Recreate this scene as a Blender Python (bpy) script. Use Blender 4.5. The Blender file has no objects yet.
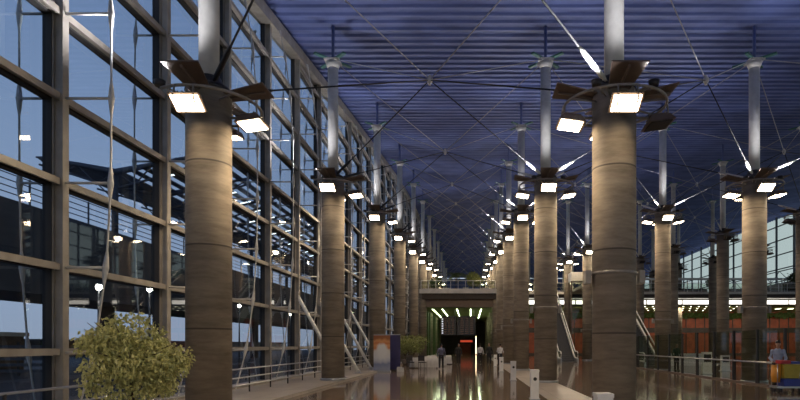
import bpy, bmesh, math, random
from mathutils import Vector, Matrix
random.seed(7)
PI = math.pi
C = bpy.context.scene.collection
ORD = ['nearest','first','second','third','fourth','fifth','sixth','seventh','eighth','ninth','tenth','eleventh','twelfth','thirteenth']

# ---------------------------------------------------------------- materials
def mat(name, col, rough=.6, metal=0., noise=0., nscale=4., emis=None, estr=0., bump=0., spec=.5, alt=None):
    m = bpy.data.materials.new(name); m.use_nodes = True
    nt = m.node_tree; b = nt.nodes['Principled BSDF']
    b.inputs['Roughness'].default_value = rough; b.inputs['Metallic'].default_value = metal
    b.inputs['Specular IOR Level'].default_value = spec
    tc = nt.nodes.new('ShaderNodeTexCoord')
    n = nt.nodes.new('ShaderNodeTexNoise'); n.inputs['Scale'].default_value = nscale; n.inputs['Detail'].default_value = 5
    nt.links.new(tc.outputs['Object'], n.inputs['Vector'])
    r = nt.nodes.new('ShaderNodeValToRGB')
    c2 = alt if alt else tuple(c*(1-noise) for c in col)
    r.color_ramp.elements[0].position = .35; r.color_ramp.elements[1].position = .65
    r.color_ramp.elements[0].color = (*c2, 1); r.color_ramp.elements[1].color = (*col, 1)
    nt.links.new(n.outputs['Fac'], r.inputs['Fac']); nt.links.new(r.outputs['Color'], b.inputs['Base Color'])
    if emis:
        b.inputs['Emission Color'].default_value = (*emis, 1); b.inputs['Emission Strength'].default_value = estr
    if bump:
        bp = nt.nodes.new('ShaderNodeBump'); bp.inputs['Strength'].default_value = bump; bp.inputs['Distance'].default_value = .02
        nt.links.new(n.outputs['Fac'], bp.inputs['Height']); nt.links.new(bp.outputs['Normal'], b.inputs['Normal'])
    return m

def glass_mat(name, tint, refl=1.0, extra=.0):
    m = bpy.data.materials.new(name); m.use_nodes = True
    nt = m.node_tree; nt.nodes.clear()
    o = nt.nodes.new('ShaderNodeOutputMaterial'); mx = nt.nodes.new('ShaderNodeMixShader')
    t = nt.nodes.new('ShaderNodeBsdfTransparent'); t.inputs['Color'].default_value = (*tint, 1)
    g = nt.nodes.new('ShaderNodeBsdfGlossy'); g.inputs['Roughness'].default_value = .02
    f = nt.nodes.new('ShaderNodeFresnel'); f.inputs['IOR'].default_value = 1.5
    ma = nt.nodes.new('ShaderNodeMath'); ma.operation = 'MULTIPLY_ADD'; ma.inputs[1].default_value = refl; ma.inputs[2].default_value = extra
    ge = nt.nodes.new('ShaderNodeNewGeometry'); iv = nt.nodes.new('ShaderNodeMath'); iv.operation = 'SUBTRACT'; iv.inputs[0].default_value = 1
    nt.links.new(ge.outputs['Backfacing'], iv.inputs[1]); m2 = nt.nodes.new('ShaderNodeMath'); m2.operation = 'MULTIPLY'; m2.use_clamp = True
    nt.links.new(f.outputs[0], ma.inputs[0]); nt.links.new(ma.outputs[0], m2.inputs[0]); nt.links.new(iv.outputs[0], m2.inputs[1]); nt.links.new(m2.outputs[0], mx.inputs[0])
    nt.links.new(t.outputs[0], mx.inputs[1]); nt.links.new(g.outputs[0], mx.inputs[2]); nt.links.new(mx.outputs[0], o.inputs[0])
    return m

def concrete_mat():
    m = bpy.data.materials.new('cast_concrete'); m.use_nodes = True
    nt = m.node_tree; b = nt.nodes['Principled BSDF']; L = nt.links.new
    tc = nt.nodes.new('ShaderNodeTexCoord')
    mp = nt.nodes.new('ShaderNodeMapping'); mp.inputs['Scale'].default_value = (1, 1, 5)
    L(tc.outputs['Object'], mp.inputs['Vector'])
    n = nt.nodes.new('ShaderNodeTexNoise'); n.inputs['Scale'].default_value = 1.1; n.inputs['Detail'].default_value = 9; n.inputs['Roughness'].default_value = .65
    L(mp.outputs[0], n.inputs['Vector'])
    r = nt.nodes.new('ShaderNodeValToRGB'); r.color_ramp.elements[0].position = .3; r.color_ramp.elements[1].position = .72
    r.color_ramp.elements[0].color = (.16, .125, .088, 1); r.color_ramp.elements[1].color = (.335, .275, .20, 1)
    L(n.outputs['Fac'], r.inputs['Fac'])
    # formwork lifts: thin joint every 1.9 m and a slightly different tone per lift
    sx = nt.nodes.new('ShaderNodeSeparateXYZ'); L(tc.outputs['Object'], sx.inputs[0])
    d = nt.nodes.new('ShaderNodeMath'); d.operation = 'DIVIDE'; d.inputs[1].default_value = 1.9; L(sx.outputs[2], d.inputs[0])
    fr = nt.nodes.new('ShaderNodeMath'); fr.operation = 'FRACT'; L(d.outputs[0], fr.inputs[0])
    lt = nt.nodes.new('ShaderNodeMath'); lt.operation = 'LESS_THAN'; lt.inputs[1].default_value = .02; L(fr.outputs[0], lt.inputs[0])
    fl = nt.nodes.new('ShaderNodeMath'); fl.operation = 'FLOOR'; L(d.outputs[0], fl.inputs[0])
    wn = nt.nodes.new('ShaderNodeTexWhiteNoise'); wn.noise_dimensions = '1D'; L(fl.outputs[0], wn.inputs['W'])
    mr = nt.nodes.new('ShaderNodeMapRange'); mr.inputs['To Min'].default_value = .85; mr.inputs['To Max'].default_value = 1.1; L(wn.outputs[0], mr.inputs[0])
    mu = nt.nodes.new('ShaderNodeVectorMath'); mu.operation = 'SCALE'; L(r.outputs[0], mu.inputs[0]); L(mr.outputs[0], mu.inputs['Scale'])
    mx = nt.nodes.new('ShaderNodeMix'); mx.data_type = 'RGBA'; mx.inputs['B'].default_value = (.09, .07, .05, 1)
    L(lt.outputs[0], mx.inputs['Factor']); L(mu.outputs[0], mx.inputs['A']); L(mx.outputs['Result'], b.inputs['Base Color'])
    b.inputs['Roughness'].default_value = .75
    bp = nt.nodes.new('ShaderNodeBump'); bp.inputs['Strength'].default_value = .3; bp.inputs['Distance'].default_value = .02
    L(n.outputs['Fac'], bp.inputs['Height']); L(bp.outputs[0], b.inputs['Normal'])
    return m

def granite_mat(name, c1, c2, joint, rough, tile=1.2):
    m = bpy.data.materials.new(name); m.use_nodes = True
    nt = m.node_tree; b = nt.nodes['Principled BSDF']; L = nt.links.new
    tc = nt.nodes.new('ShaderNodeTexCoord')
    n = nt.nodes.new('ShaderNodeTexNoise'); n.inputs['Scale'].default_value = .9; n.inputs['Detail'].default_value = 10; n.inputs['Roughness'].default_value = .7
    L(tc.outputs['Object'], n.inputs['Vector'])
    r = nt.nodes.new('ShaderNodeValToRGB'); r.color_ramp.elements[0].position = .35; r.color_ramp.elements[1].position = .65
    r.color_ramp.elements[0].color = (*c1, 1); r.color_ramp.elements[1].color = (*c2, 1); L(n.outputs['Fac'], r.inputs['Fac'])
    br = nt.nodes.new('ShaderNodeTexBrick'); br.offset = 0; br.inputs['Scale'].default_value = 1
    br.inputs['Brick Width'].default_value = tile; br.inputs['Row Height'].default_value = tile; br.inputs['Mortar Size'].default_value = .012
    br.inputs['Mortar'].default_value = (*joint, 1); br.inputs['Color2'].default_value = (.8, .8, .8, 1); br.inputs['Color1'].default_value = (1, 1, 1, 1)
    L(tc.outputs['Object'], br.inputs['Vector'])
    mu = nt.nodes.new('ShaderNodeMix'); mu.data_type = 'RGBA'; mu.blend_type = 'MULTIPLY'; mu.inputs['Factor'].default_value = 1
    L(r.outputs[0], mu.inputs['A']); L(br.outputs['Color'], mu.inputs['B']); L(mu.outputs['Result'], b.inputs['Base Color'])
    b.inputs['Roughness'].default_value = rough
    n2 = nt.nodes.new('ShaderNodeTexNoise'); n2.inputs['Scale'].default_value = 1.5; L(tc.outputs['Object'], n2.inputs['Vector'])
    bp = nt.nodes.new('ShaderNodeBump'); bp.inputs['Strength'].default_value = .06; bp.inputs['Distance'].default_value = .02
    L(n2.outputs['Fac'], bp.inputs['Height']); L(bp.outputs[0], b.inputs['Normal'])
    return m

def banner_mat():
    # portrait-like stand-in: orange ground, ochre oval, white lower mass, pale blue folds
    m = bpy.data.materials.new('banner_print'); m.use_nodes = True
    nt = m.node_tree; b = nt.nodes['Principled BSDF']; L = nt.links.new
    tc = nt.nodes.new('ShaderNodeTexCoord'); s = nt.nodes.new('ShaderNodeSeparateXYZ'); 
    n = nt.nodes.new('ShaderNodeTexNoise'); n.inputs['Scale'].default_value = 3; L(tc.outputs['Generated'], n.inputs['Vector'])
    ad = nt.nodes.new('ShaderNodeVectorMath'); ad.operation = 'MULTIPLY_ADD'; ad.inputs[1].default_value = (.18,)*3
    L(n.outputs['Color'], ad.inputs[0]); L(tc.outputs['Generated'], ad.inputs[2]); L(ad.outputs[0], s.inputs[0])
    r = nt.nodes.new('ShaderNodeValToRGB'); e = r.color_ramp
    e.elements[0].position = 0; e.elements[0].color = (.42, .43, .5, 1); e.elements[1].position = 1; e.elements[1].color = (.3, .1, .03, 1)
    for p, c in ((.28, (.2, .23, .35)), (.36, (.45, .46, .52)), (.45, (.6, .6, .6)), (.66, (.62, .6, .56)), (.72, (.55, .2, .07)), (.8, (.62, .3, .12)), (.86, (.5, .16, .05)), (.93, (.6, .28, .1))):
        k = e.elements.new(p); k.color = (*c, 1)
    cb = nt.nodes.new('ShaderNodeCombineXYZ'); L(s.outputs[0], cb.inputs[0]); L(s.outputs[2], cb.inputs[1])
    ds = nt.nodes.new('ShaderNodeVectorMath'); ds.operation = 'MULTIPLY_ADD'; ds.inputs[1].default_value = (1,1.5,0); ds.inputs[2].default_value = (-.6,-.98,0); L(cb.outputs[0], ds.inputs[0])
    le = nt.nodes.new('ShaderNodeVectorMath'); le.operation = 'LENGTH'; L(ds.outputs[0], le.inputs[0])
    lt = nt.nodes.new('ShaderNodeMapRange'); lt.inputs['From Min'].default_value = .25; lt.inputs['From Max'].default_value = .38; lt.inputs['To Min'].default_value = 1; lt.inputs['To Max'].default_value = 0; L(le.outputs['Value'], lt.inputs[0])
    mxx = nt.nodes.new('ShaderNodeMix'); mxx.data_type = 'RGBA'; mxx.inputs['B'].default_value = (.66,.66,.64,1); L(lt.outputs[0], mxx.inputs['Factor'])
    L(s.outputs[2], r.inputs['Fac']); L(r.outputs[0], mxx.inputs['A']); L(mxx.outputs['Result'], b.inputs['Base Color']); b.inputs['Roughness'].default_value = .5
    return m

CON = concrete_mat()
M = dict(
 floor=granite_mat('polished_granite', (.15,.105,.075), (.24,.175,.13), (.35,.33,.3), .08),
 strip=granite_mat('honed_pale_stone', (.36,.31,.26), (.45,.39,.33), (.5,.48,.45), .35, .9),
 roof=mat('blue_roof_deck', (.135,.185,.44), .6, .1, .35, .5),
 steel=mat('painted_steel_beige', (.34,.305,.26), .45, .1, .25, 3),
 gasket=mat('dark_gasket', (.025,.023,.022), .6),
 white=mat('white_enamel', (.72,.71,.68), .4, 0, .08, 6),
 pole=mat('pale_painted_pole', (.62,.60,.56), .45, 0, .12, 5),
 dark=mat('dark_steel', (.05,.045,.045), .45, .4, .2, 5),
 strut=mat('black_strut', (.018,.018,.02), .65),
 rod=mat('stainless_rod', (.42,.42,.44), .3, .6, .1, 10),
 brown=mat('brown_enamel_plate', (.17,.12,.09), .5, .2, .2, 4),
 teal=mat('teal_bracket', (.05,.16,.14), .5),
 rail=mat('brushed_rail', (.5,.5,.5), .3, .8, .1, 8),
 lens=mat('flood_lens', (1,1,1), .5, emis=(1,.80,.55), estr=24),
 lensfar=mat('flood_lens_far', (1,1,1), .5, emis=(1,.85,.62), estr=35),
 red=mat('red_shop_panel', (.36,.075,.025), .55, 0, .35, 1.5),
 darkbrown=mat('dark_brown_fascia', (.06,.042,.035), .6, 0, .3, 1),
 fascia=mat('pale_concrete_edge', (.75,.70,.63), .6, 0, .2, 1.5),
 greenceil=mat('green_soffit', (.22,.27,.07), .6, 0, .3, 2),
 greenpanel=mat('green_wall_panel', (.06,.09,.025), .6, 0, .4, 2),
 strip_em=mat('strip_tube', (1,1,1), .5, emis=(.85,1,.62), estr=9),
 cove_em=mat('cove_tube', (1,1,1), .5, emis=(1,.94,.82), estr=2.6),
 dot_em=mat('downlight_lens', (1,1,1), .5, emis=(1,.95,.7), estr=6),
 redsign=mat('red_backlit_sign', (.6,.05,.02), .5, emis=(1,.11,.05), estr=.45),
 warm_em=mat('warm_column_light', (1,1,1), .5, emis=(1,.72,.42), estr=5),
 scr=mat('dark_display', (.015,.012,.013), .25),
 scr_em=mat('display_rows', (.1,.05,.03), .4, emis=(.9,.45,.3), estr=.05),
 scr_wh=mat('display_header', (.4,.4,.4), .4, emis=(.9,.9,1), estr=.8),
 leaf=mat('ficus_leaf', (.66,.61,.25), .5, 0, 0, 9, alt=(.34,.36,.12)),
 leafd=mat('dark_leaf', (.06,.10,.03), .5, 0, .5, 6),
 ivy=mat('ivy_leaf', (.13,.2,.05), .5, 0, .5, 6),
 leafy=mat('olive_leaf', (.30,.33,.09), .5, 0, .5, 6),
 bark=mat('bark', (.13,.09,.06), .8, 0, .4, 12, bump=.4),
 pot=mat('clay_planter', (.16,.12,.09), .6, 0, .2, 6),
 cloth=mat('white_tablecloth', (.55,.54,.53), .8, 0, .1, 6),
 chairm=mat('dark_chair_vinyl', (.03,.025,.025), .5),
 asphalt=mat('asphalt', (.05,.05,.052), .8, 0, .3, 2),
 bridge=mat('dark_bridge_parapet', (.055,.057,.068), .7, 0, .25, .6),
 slate=mat('outside_steel', (.06,.07,.09), .5, .3, .2, 3),
 brick=mat('brown_brick', (.17,.11,.075), .7, 0, .35, 8),
 ext_em=mat('canopy_tube', (1,1,1), .5, emis=(.95,1,1), estr=3.5),
 street_em=mat('street_lamp_lens', (1,1,1), .5, emis=(1,.85,.65), estr=60),
 skin=mat('skin', (.42,.24,.16), .55, 0, .1, 10),
 hair=mat('black_hair', (.015,.012,.01), .5, 0, .3, 40),
 shirt_bl=mat('pale_blue_cotton', (.36,.42,.55), .8, 0, .15, 12),
 shirt_wh=mat('white_cotton', (.66,.65,.66), .8, 0, .1, 12),
 shirt_na=mat('slate_blue_cotton', (.12,.12,.19), .8, 0, .2, 12),
 shirt_bk=mat('black_cotton', (.02,.02,.022), .8, 0, .2, 12),
 shirt_gn=mat('dark_green_cotton', (.03,.055,.035), .8, 0, .2, 12),
 trouser=mat('dark_trousers', (.02,.018,.02), .8, 0, .2, 12),
 shoe=mat('black_shoe', (.01,.01,.01), .35),
 yel=mat('yellow_vinyl', (.50,.40,.06), .5, 0, .15, 5),
 org=mat('orange_plastic', (.75,.30,.03), .45, 0, .1, 5),
 blu=mat('blue_plastic', (.04,.06,.30), .4, 0, .1, 5),
 redp=mat('red_plastic', (.45,.03,.04), .4, 0, .1, 5),
 navy=mat('navy_banner_print', (.035,.03,.12), .5, 0, .3, 2),
 banner=banner_mat(), con=CON,
 step=mat('escalator_step', (.12,.12,.125), .45, .6, .2, 30),
)
GL = glass_mat('curtain_glass', (.78,.83,.86), 1.1, .05)
GLW = glass_mat('pale_glass', (.93,.97,.96), .8)
GLB = glass_mat('barrier_glass', (.80,.84,.79), .8, .015)

# ---------------------------------------------------------------- mesh helpers
class MB:
    def __init__(s): s.v = []; s.f = []; s.mi = []; s.sm = []
    def add(s, vs, fs, mi=0, smooth=False):
        o = len(s.v); s.v += [tuple(p) for p in vs]
        for f in fs: s.f.append([i+o for i in f]); s.mi.append(mi); s.sm.append(smooth)
        return s
    def box(s, c, d, mi=0, rot=None):
        hx, hy, hz = d[0]/2, d[1]/2, d[2]/2
        P = [Vector((x, y, z)) for x in (-hx, hx) for y in (-hy, hy) for z in (-hz, hz)]
        if rot: P = [rot @ p for p in P]
        P = [p + Vector(c) for p in P]
        return s.add(P, [(0,1,3,2),(4,6,7,5),(0,4,5,1),(2,3,7,6),(0,2,6,4),(1,5,7,3)], mi)
    def box2(s, a, b, mi=0):
        return s.box([(a[i]+b[i])/2 for i in range(3)], [abs(b[i]-a[i]) for i in range(3)], mi)
    def tube(s, pts, rads, n=10, mi=0, cap=True):
        pts = [Vector(p) for p in pts]
        if not isinstance(rads, (list, tuple)): rads = [rads]*len(pts)
        rings = []; 
        for i, p in enumerate(pts):
            t = (pts[min(i+1, len(pts)-1)] - pts[max(i-1, 0)]).normalized()
            up = Vector((0,0,1)) if abs(t.z) < .9 else Vector((1,0,0))
            a = t.cross(up).normalized(); b = a.cross(t)
            rings.append([p + (a*math.cos(2*PI*k/n) + b*math.sin(2*PI*k/n))*rads[i] for k in range(n)])
        o = len(s.v)
        for r in rings: s.v += [tuple(p) for p in r]
        for i in range(len(pts)-1):
            for k in range(n):
                s.f.append([o+i*n+k, o+i*n+(k+1)%n, o+(i+1)*n+(k+1)%n, o+(i+1)*n+k]); s.mi.append(mi); s.sm.append(True)
        if cap:
            s.f.append([o+k for k in range(n)][::-1]); s.mi.append(mi); s.sm.append(False)
            s.f.append([o+(len(pts)-1)*n+k for k in range(n)]); s.mi.append(mi); s.sm.append(False)
        return s
    def torus(s, c, R, r, n=32, m=8, mi=0):
        o = len(s.v)
        for i in range(n):
            a = 2*PI*i/n
            for j in range(m):
                b = 2*PI*j/m
                s.v.append((c[0]+(R+r*math.cos(b))*math.cos(a), c[1]+(R+r*math.cos(b))*math.sin(a), c[2]+r*math.sin(b)))
        for i in range(n):
            for j in range(m):
                s.f.append([o+i*m+j, o+((i+1)%n)*m+j, o+((i+1)%n)*m+(j+1)%m, o+i*m+(j+1)%m]); s.mi.append(mi); s.sm.append(True)
        return s
    def sphere(s, c, r, n=12, m=8, mi=0):
        if not isinstance(r, (tuple, list)): r = (r, r, r)
        o = len(s.v)
        for i in range(m+1):
            t = PI*i/m
            for k in range(n):
                a = 2*PI*k/n; s.v.append((c[0]+r[0]*math.sin(t)*math.cos(a), c[1]+r[1]*math.sin(t)*math.sin(a), c[2]+r[2]*math.cos(t)))
        for i in range(m):
            for k in range(n):
                s.f.append([o+i*n+k, o+(i+1)*n+k, o+(i+1)*n+(k+1)%n, o+i*n+(k+1)%n]); s.mi.append(mi); s.sm.append(True)
        return s
    def mesh(s, name, mats):
        me = bpy.data.meshes.new(name); me.from_pydata(s.v, [], s.f)
        if not isinstance(mats, (list, tuple)): mats = [mats]
        for m in mats: me.materials.append(m)
        me.polygons.foreach_set('material_index', s.mi); me.polygons.foreach_set('use_smooth', s.sm)
        me.update(); return me
    def build(s, name, mats, parent=None, loc=None, rot=None):
        return link(name, s.mesh(name, mats), parent, loc, rot)

def link(name, me, parent=None, loc=None, rot=None):
    o = bpy.data.objects.new(name, me); C.objects.link(o)
    if parent: o.parent = parent
    if loc is not None: o.location = loc
    if rot is not None: o.rotation_euler = rot
    return o
def tag(o, label=None, cat=None, group=None, kind=None):
    if label: o['label'] = label
    if cat: o['category'] = cat
    if group: o['group'] = group
    if kind: o['kind'] = kind
    return o
def empty(name, loc=(0,0,0), rz=0):
    o = bpy.data.objects.new(name, None); C.objects.link(o); o.location = loc; o.rotation_euler = (0,0,rz); o.empty_display_size = .2
    return o
def struct(name, mb, mats, label, parent=None):
    o = mb.build(name, mats, parent); tag(o, label, None, None, 'structure'); return o
def interp(tab, x):
    if x <= tab[0][0]:
        (a, b), (c, d) = tab[0], tab[1]; return b + (x-a)*(d-b)/(c-a)
    for (a, b), (c, d) in zip(tab, tab[1:]):
        if x <= c: return b + (x-a)*(d-b)/(c-a)
    return tab[-1][1]
TOP = [(1.26,10.9),(13.26,12.6),(25.26,14.2),(37.26,15.9),(49.26,17.4),(61.26,18.9),(73.26,20.1),(85.26,20.9),(97.26,21.3),(109.26,21.4),(145,21.2),(172,20.2)]
CTOP = [(1.26,6.0),(13.26,7.5),(25.26,9.0),(37.26,10.4),(49.26,11.35),(61.26,12.1),(73.26,12.8),(85.26,13.6),(97.26,14.0),(145,14.0),(172,14)]
def coltop(y): return interp(TOP, y)
def roofz(y): return interp(TOP, y) + 1.6
YC = [1.26+12*i for i in range(13)]
ROWS = dict(L=-6.07, R=3.35, T=12.6, F=21.85, V=31.2)

# ---------------------------------------------------------------- setting
struct('floor', MB().box2((-8.9,-16,-.2),(60.5,172,0)), M['floor'], 'polished brown granite concourse floor reflecting the lights')
struct('trim_1', MB().box2((2.35,-2,0.0),(3.75,71,.012)), M['strip'], 'pale stone strip in the floor along the right column row')
struct('trim_2', MB().box2((-8.9,-8,0),(-5.6,120,.10)), M['strip'], 'low pale stone plinth under the glass wall and left columns')
# corrugated roof deck, ribs across the hall
mb = MB(); prof = []; y = -14.
while y < 172:
    for dy, dz in ((0,0),(.2,0),(.27,.10),(.68,.10)): prof.append((y+dy, roofz(y+dy)+dz))
    y += .75
X0, X1 = -9.2, 52
vs = []
for (y, z) in prof: vs += [(X0,y,z),(X1,y,z),(X0,y,z+.3),(X1,y,z+.3)]
fs = []
for i in range(len(prof)-1):
    a = 4*i; fs += [(a,a+4,a+5,a+1),(a+2,a+3,a+7,a+6),(a,a+2,a+6,a+4),(a+1,a+5,a+7,a+3)]
mb.add(vs, fs); struct('ceiling', mb, M['roof'], 'blue corrugated metal roof deck rising away over the hall')
# ---- left glass wall, mullions every 4 m
WX = -8.28; MY = [11.65+4*k for k in range(-4, 38)]
LEV = [1.5+1.73*k for k in range(12)]
wl = MB()
for a, b in zip(MY, MY[1:]):
    za, zb = roofz(a)-.15, roofz(b)-.15
    vs = [(WX-.45,a,za-.5),(WX+.12,a,za-.5),(WX+.12,a,za),(WX-.45,a,za),(WX-.45,b,zb-.5),(WX+.12,b,zb-.5),(WX+.12,b,zb),(WX-.45,b,zb)]
    wl.add(vs, [(0,1,2,3),(4,7,6,5),(0,4,5,1),(1,5,6,2),(2,6,7,3),(3,7,4,0)])
wl.box2((WX-.4,MY[0],.10),(WX+.05,MY[-1],.22))
wall_left = struct('wall_left', wl, M['steel'], 'steel head beam and sill of the tall glass wall')
for k, (a, b) in enumerate(zip(MY, MY[1:])):
    za, zb = roofz(a)-.6, roofz(b)-.6
    g = MB(); g.add([(WX-.33,a+.1,.2),(WX-.33,b-.1,.2),(WX-.33,b-.1,zb),(WX-.33,a+.1,za),(WX-.31,a+.1,.2),(WX-.31,b-.1,.2),(WX-.31,b-.1,zb),(WX-.31,a+.1,za)],
        [(0,3,2,1),(4,5,6,7),(0,1,5,4),(1,2,6,5),(2,3,7,6),(3,0,4,7)])
    w = g.build('window_%d' % (k+1), GL); tag(w, kind='structure')
    fr = MB()
    fr.box2((WX-.2, b-.04, .2), (WX+.0, b+.04, zb)); fr.box2((WX-.38, b-.11, .2), (WX-.2, b+.11, zb), 1)
    fr.box2((WX-.03, b-.09, .2), (WX+.02, b+.09, zb)); fr.box2((WX-.2, b-.09, .2), (WX-.17, b+.09, zb))
    for z in LEV:
        if z < min(za, zb)-.1:
            fr.box2((WX-.2, a+.05, z-.015), (WX-.04, b-.05, z+.04)); fr.box2((WX-.37, a+.11, z-.06), (WX-.2, b-.11, z+.08), 1)
            fr.box2((WX-.08, a+.05, z-.06), (WX-.03, b-.05, z+.08))
    fr.build('window_frame', [M['steel'], M['gasket']], w)
# bow trusses, one at each mullion
for k, y in enumerate(MY[1:33]):
    H = roofz(y)-.7; zc = H*.52; hh = H*.52+.5
    def off(z): return .95*(1-min(1, abs((z-zc)/hh))**3)
    r = empty('bow_truss', (WX, y, .2)); far = k > 14; acc = MB()
    kk = k-3
    lab = ('white lens-shaped cable truss on the glass wall, %s mullion from the camera' % ['','first','second','third','fourth','fifth','sixth','seventh','eighth','ninth','tenth'][kk]) if 1 <= kk <= 10 else \
          ('white lens-shaped cable truss on the far part of the glass wall' if kk > 10 else 'white lens-shaped cable truss on the glass wall beside the camera')
    tag(r, lab, 'wall truss', 'bow trusses along the glass wall')
    lv = [z for z in LEV if z < H-.6]
    for sgn, nm in ((1,'inner_chord'), (-1,'outer_chord')):
        ch = MB(); x0 = 0 if sgn > 0 else -.44; am = 1 if sgn > 0 else .52
        zs = [.0]+lv+[H-.2]
        for z0, z1 in zip(zs, zs[1:]):
            seg = [z0+(z1-z0)*t for t in (0,.12,.2,.8,.88,1)]
            rad = [.06,.04,.02,.02,.04,.06]
            if z0 == 0: rad[0] = rad[1] = .02
            ch.tube([(x0+sgn*am*off(z), 0, z-.2) for z in seg], rad, 6, cap=False)
        for z in lv: ch.sphere((x0+sgn*am*off(z),0,z-.2), (.07,.05,.10), 8, 6)
        if far: acc.v, acc.f, acc.mi, acc.sm = acc.v, acc.f, acc.mi, acc.sm; n0 = len(acc.v); acc.v += ch.v; acc.f += [[i+n0 for i in f] for f in ch.f]; acc.mi += ch.mi; acc.sm += ch.sm
        else: ch.build(nm, M['pole'], r)
        for z in lv:
            if far: acc.tube([(x0,0,z-.2),(x0+sgn*am*off(z),0,z-.2)], .022, 5)
            else: MB().tube([(x0,0,z-.2),(x0+sgn*am*off(z),0,z-.2)], .028, 6).build('strut', M['pole'], r)
    if far: acc.build('chords', M['pole'], r)
# braces from wall to plinth
for k, y in enumerate((27.65, 31.65, 35.65, 39.65)):
    r = empty('wall_brace', (WX, y-.45, .10))
    tag(r, 'white inclined steel strut between glass wall and plinth, %s along the wall' % ['first','second','third','fourth'][k], 'brace', 'inclined struts by the glass wall')
    MB().tube([(.05,0,3.9),(2.2,0,.05)], .085, 10).build('strut_tube', M['white'], r)
    MB().box((2.2,0,.02),(.4,.3,.04)).tube([(2.2,-.1,.1),(2.2,.1,.1)], .09, 8).build('foot_plate', M['rail'], r)
    MB().box((.05,0,3.9),(.12,.25,.4)).build('wall_bracket', M['steel'], r)
# handrail in front of the glass
def post_rail(name, pts, h, rails, mats, label, cat, pw=.04, base=True, rr=.025, kid='post'):
    r = empty(name, pts[0]); tag(r, label, cat); o = Vector(pts[0])
    for p in pts:
        q = Vector(p)-o; MB().box((q.x,q.y,h/2),(pw,pw,h)).build('post', mats[0], r)
    for z in rails:
        MB().tube([tuple(Vector(p)-o+Vector((0,0,z))) for p in (pts[0], pts[-1])], rr, 8).build('handrail' if z == max(rails) else 'rail', mats[1], r)
    return r
post_rail('glass_wall_railing', [(-7.35, y, .10) for y in [5+2*i for i in range(28)]], .78, (.25,.5,.78), (M['dark'], M['rail']), 'low metal railing with three bars running along the glass wall', 'railing')

# ---- columns
flood_me = MB()
flood_me.add([(-.30,-.16,.14),(.30,-.16,.14),(.30,.16,.14),(-.30,.16,.14),(-.34,-.24,0),(.34,-.24,0),(.34,.24,0),(-.34,.24,0)],
             [(0,1,2,3),(0,4,5,1),(1,5,6,2),(2,6,7,3),(3,7,4,0),(4,7,6,5)]).box((0,.05,.18),(.2,.2,.1))
for i in range(5): flood_me.box((-.2+.1*i,.0,.17),(.015,.3,.06))
flood_me = flood_me.mesh('floodlight', M['brown'])
lens_me = MB().box((0,0,-.012),(.58,.38,.02)).mesh('lens', M['lens']); lensf_me = MB().box((0,0,-.012),(.58,.38,.02)).mesh('lens', M['lensfar'])
lensoff = MB().box((0,0,-.012),(.58,.38,.02)).mesh('lens', M['gasket'])
half_ring_me = MB().tube([(1.15*math.cos(t*PI/18),1.15*math.sin(t*PI/18),0) for t in range(-12,13)], .035, 8)
for t in (-9,-4,4,9): half_ring_me.tube([(.48*math.cos(t*PI/18),.48*math.sin(t*PI/18),.05),(1.15*math.cos(t*PI/18),1.15*math.sin(t*PI/18),0)], .022, 6)
half_ring_me = half_ring_me.mesh('lighting_ring', M['steel'])
ring_me = MB().torus((0,0,0), 1.17, .032, 40, 8)
for a in range(8): ring_me.tube([(.48*math.cos(a*PI/4+.4),.48*math.sin(a*PI/4+.4),.05),(1.2*math.cos(a*PI/4+.4),1.2*math.sin(a*PI/4+.4),0)], .022, 6)
ring_me = ring_me.mesh('lighting_ring', M['steel'])
def plate_mesh():
    m = MB(); t = .03
    a = [(-.24,-.42,0),(.24,-.42,0),(.40,-1.38,.16),(-.40,-1.38,.16)]
    m.add(a+[(x,y,z+t) for x,y,z in a], [(0,1,2,3),(4,7,6,5),(0,4,5,1),(1,5,6,2),(2,6,7,3),(3,7,4,0)])
    m.tube([(0,-.45,.0),(0,-1.3,.12)], .03, 6)
    return m.mesh('reflector_plate', M['brown'])
plate_me = plate_mesh()
bracket_me = MB().tube([(-.2,-1.17,.0),(-.22,-1.2,-.3),(-.2,-1.05,-.42)], .02, 6).tube([(.2,-1.17,.0),(.22,-1.2,-.3),(.2,-1.05,-.42)], .02, 6).tube([(-.22,-1.12,-.2),(.22,-1.12,-.2)], .02, 6)
bracket_me.tube([(0,-.5,-.25),(0,-1.0,-.25)], .03, 6)
bracket_me = bracket_me.mesh('bracket', M['steel'])
cap_me = MB().box((0,0,.0),(.66,.66,.08)).tube([(0,0,-.3),(0,0,-.03)], [.24,.34], 16)
cap_me = cap_me.mesh('capital', M['pole'])
arm_me = MB()
for a in range(4):
    R = Matrix.Rotation(a*PI/2+PI/4, 3, 'Z')
    arm_me.box(R @ Vector((.55,0,.06)), (.75,.16,.07), 0, R)
arm_me = arm_me.mesh('capital_arms', M['teal'])
collar_me = MB().tube([(0,0,-.035),(0,0,.035)], .52, 32)
for a in (0, PI):
    collar_me.box((.62*math.cos(a), 0, -.08), (.12,.3,.30))
collar_me = collar_me.mesh('collar', M['steel'])
collarbox = None
base_me = MB().tube([(0,0,0),(0,0,.1)], .56, 32).mesh('base_ring', M['rail'])
rowname = dict(L='in the row beside the glass wall', R='in the row right of the central aisle', T='in the second row right of the aisle',
               F='in the third row right of the aisle', V='in the outermost row on the right')
nums = ['behind the camera','nearest to the camera','second from the camera','third from the camera','fourth from the camera','fifth from the camera','sixth from the camera','seventh from the camera','eighth from the camera','ninth from the camera','tenth from the camera','eleventh from the camera','twelfth from the camera']
spot_n = 0
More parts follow.
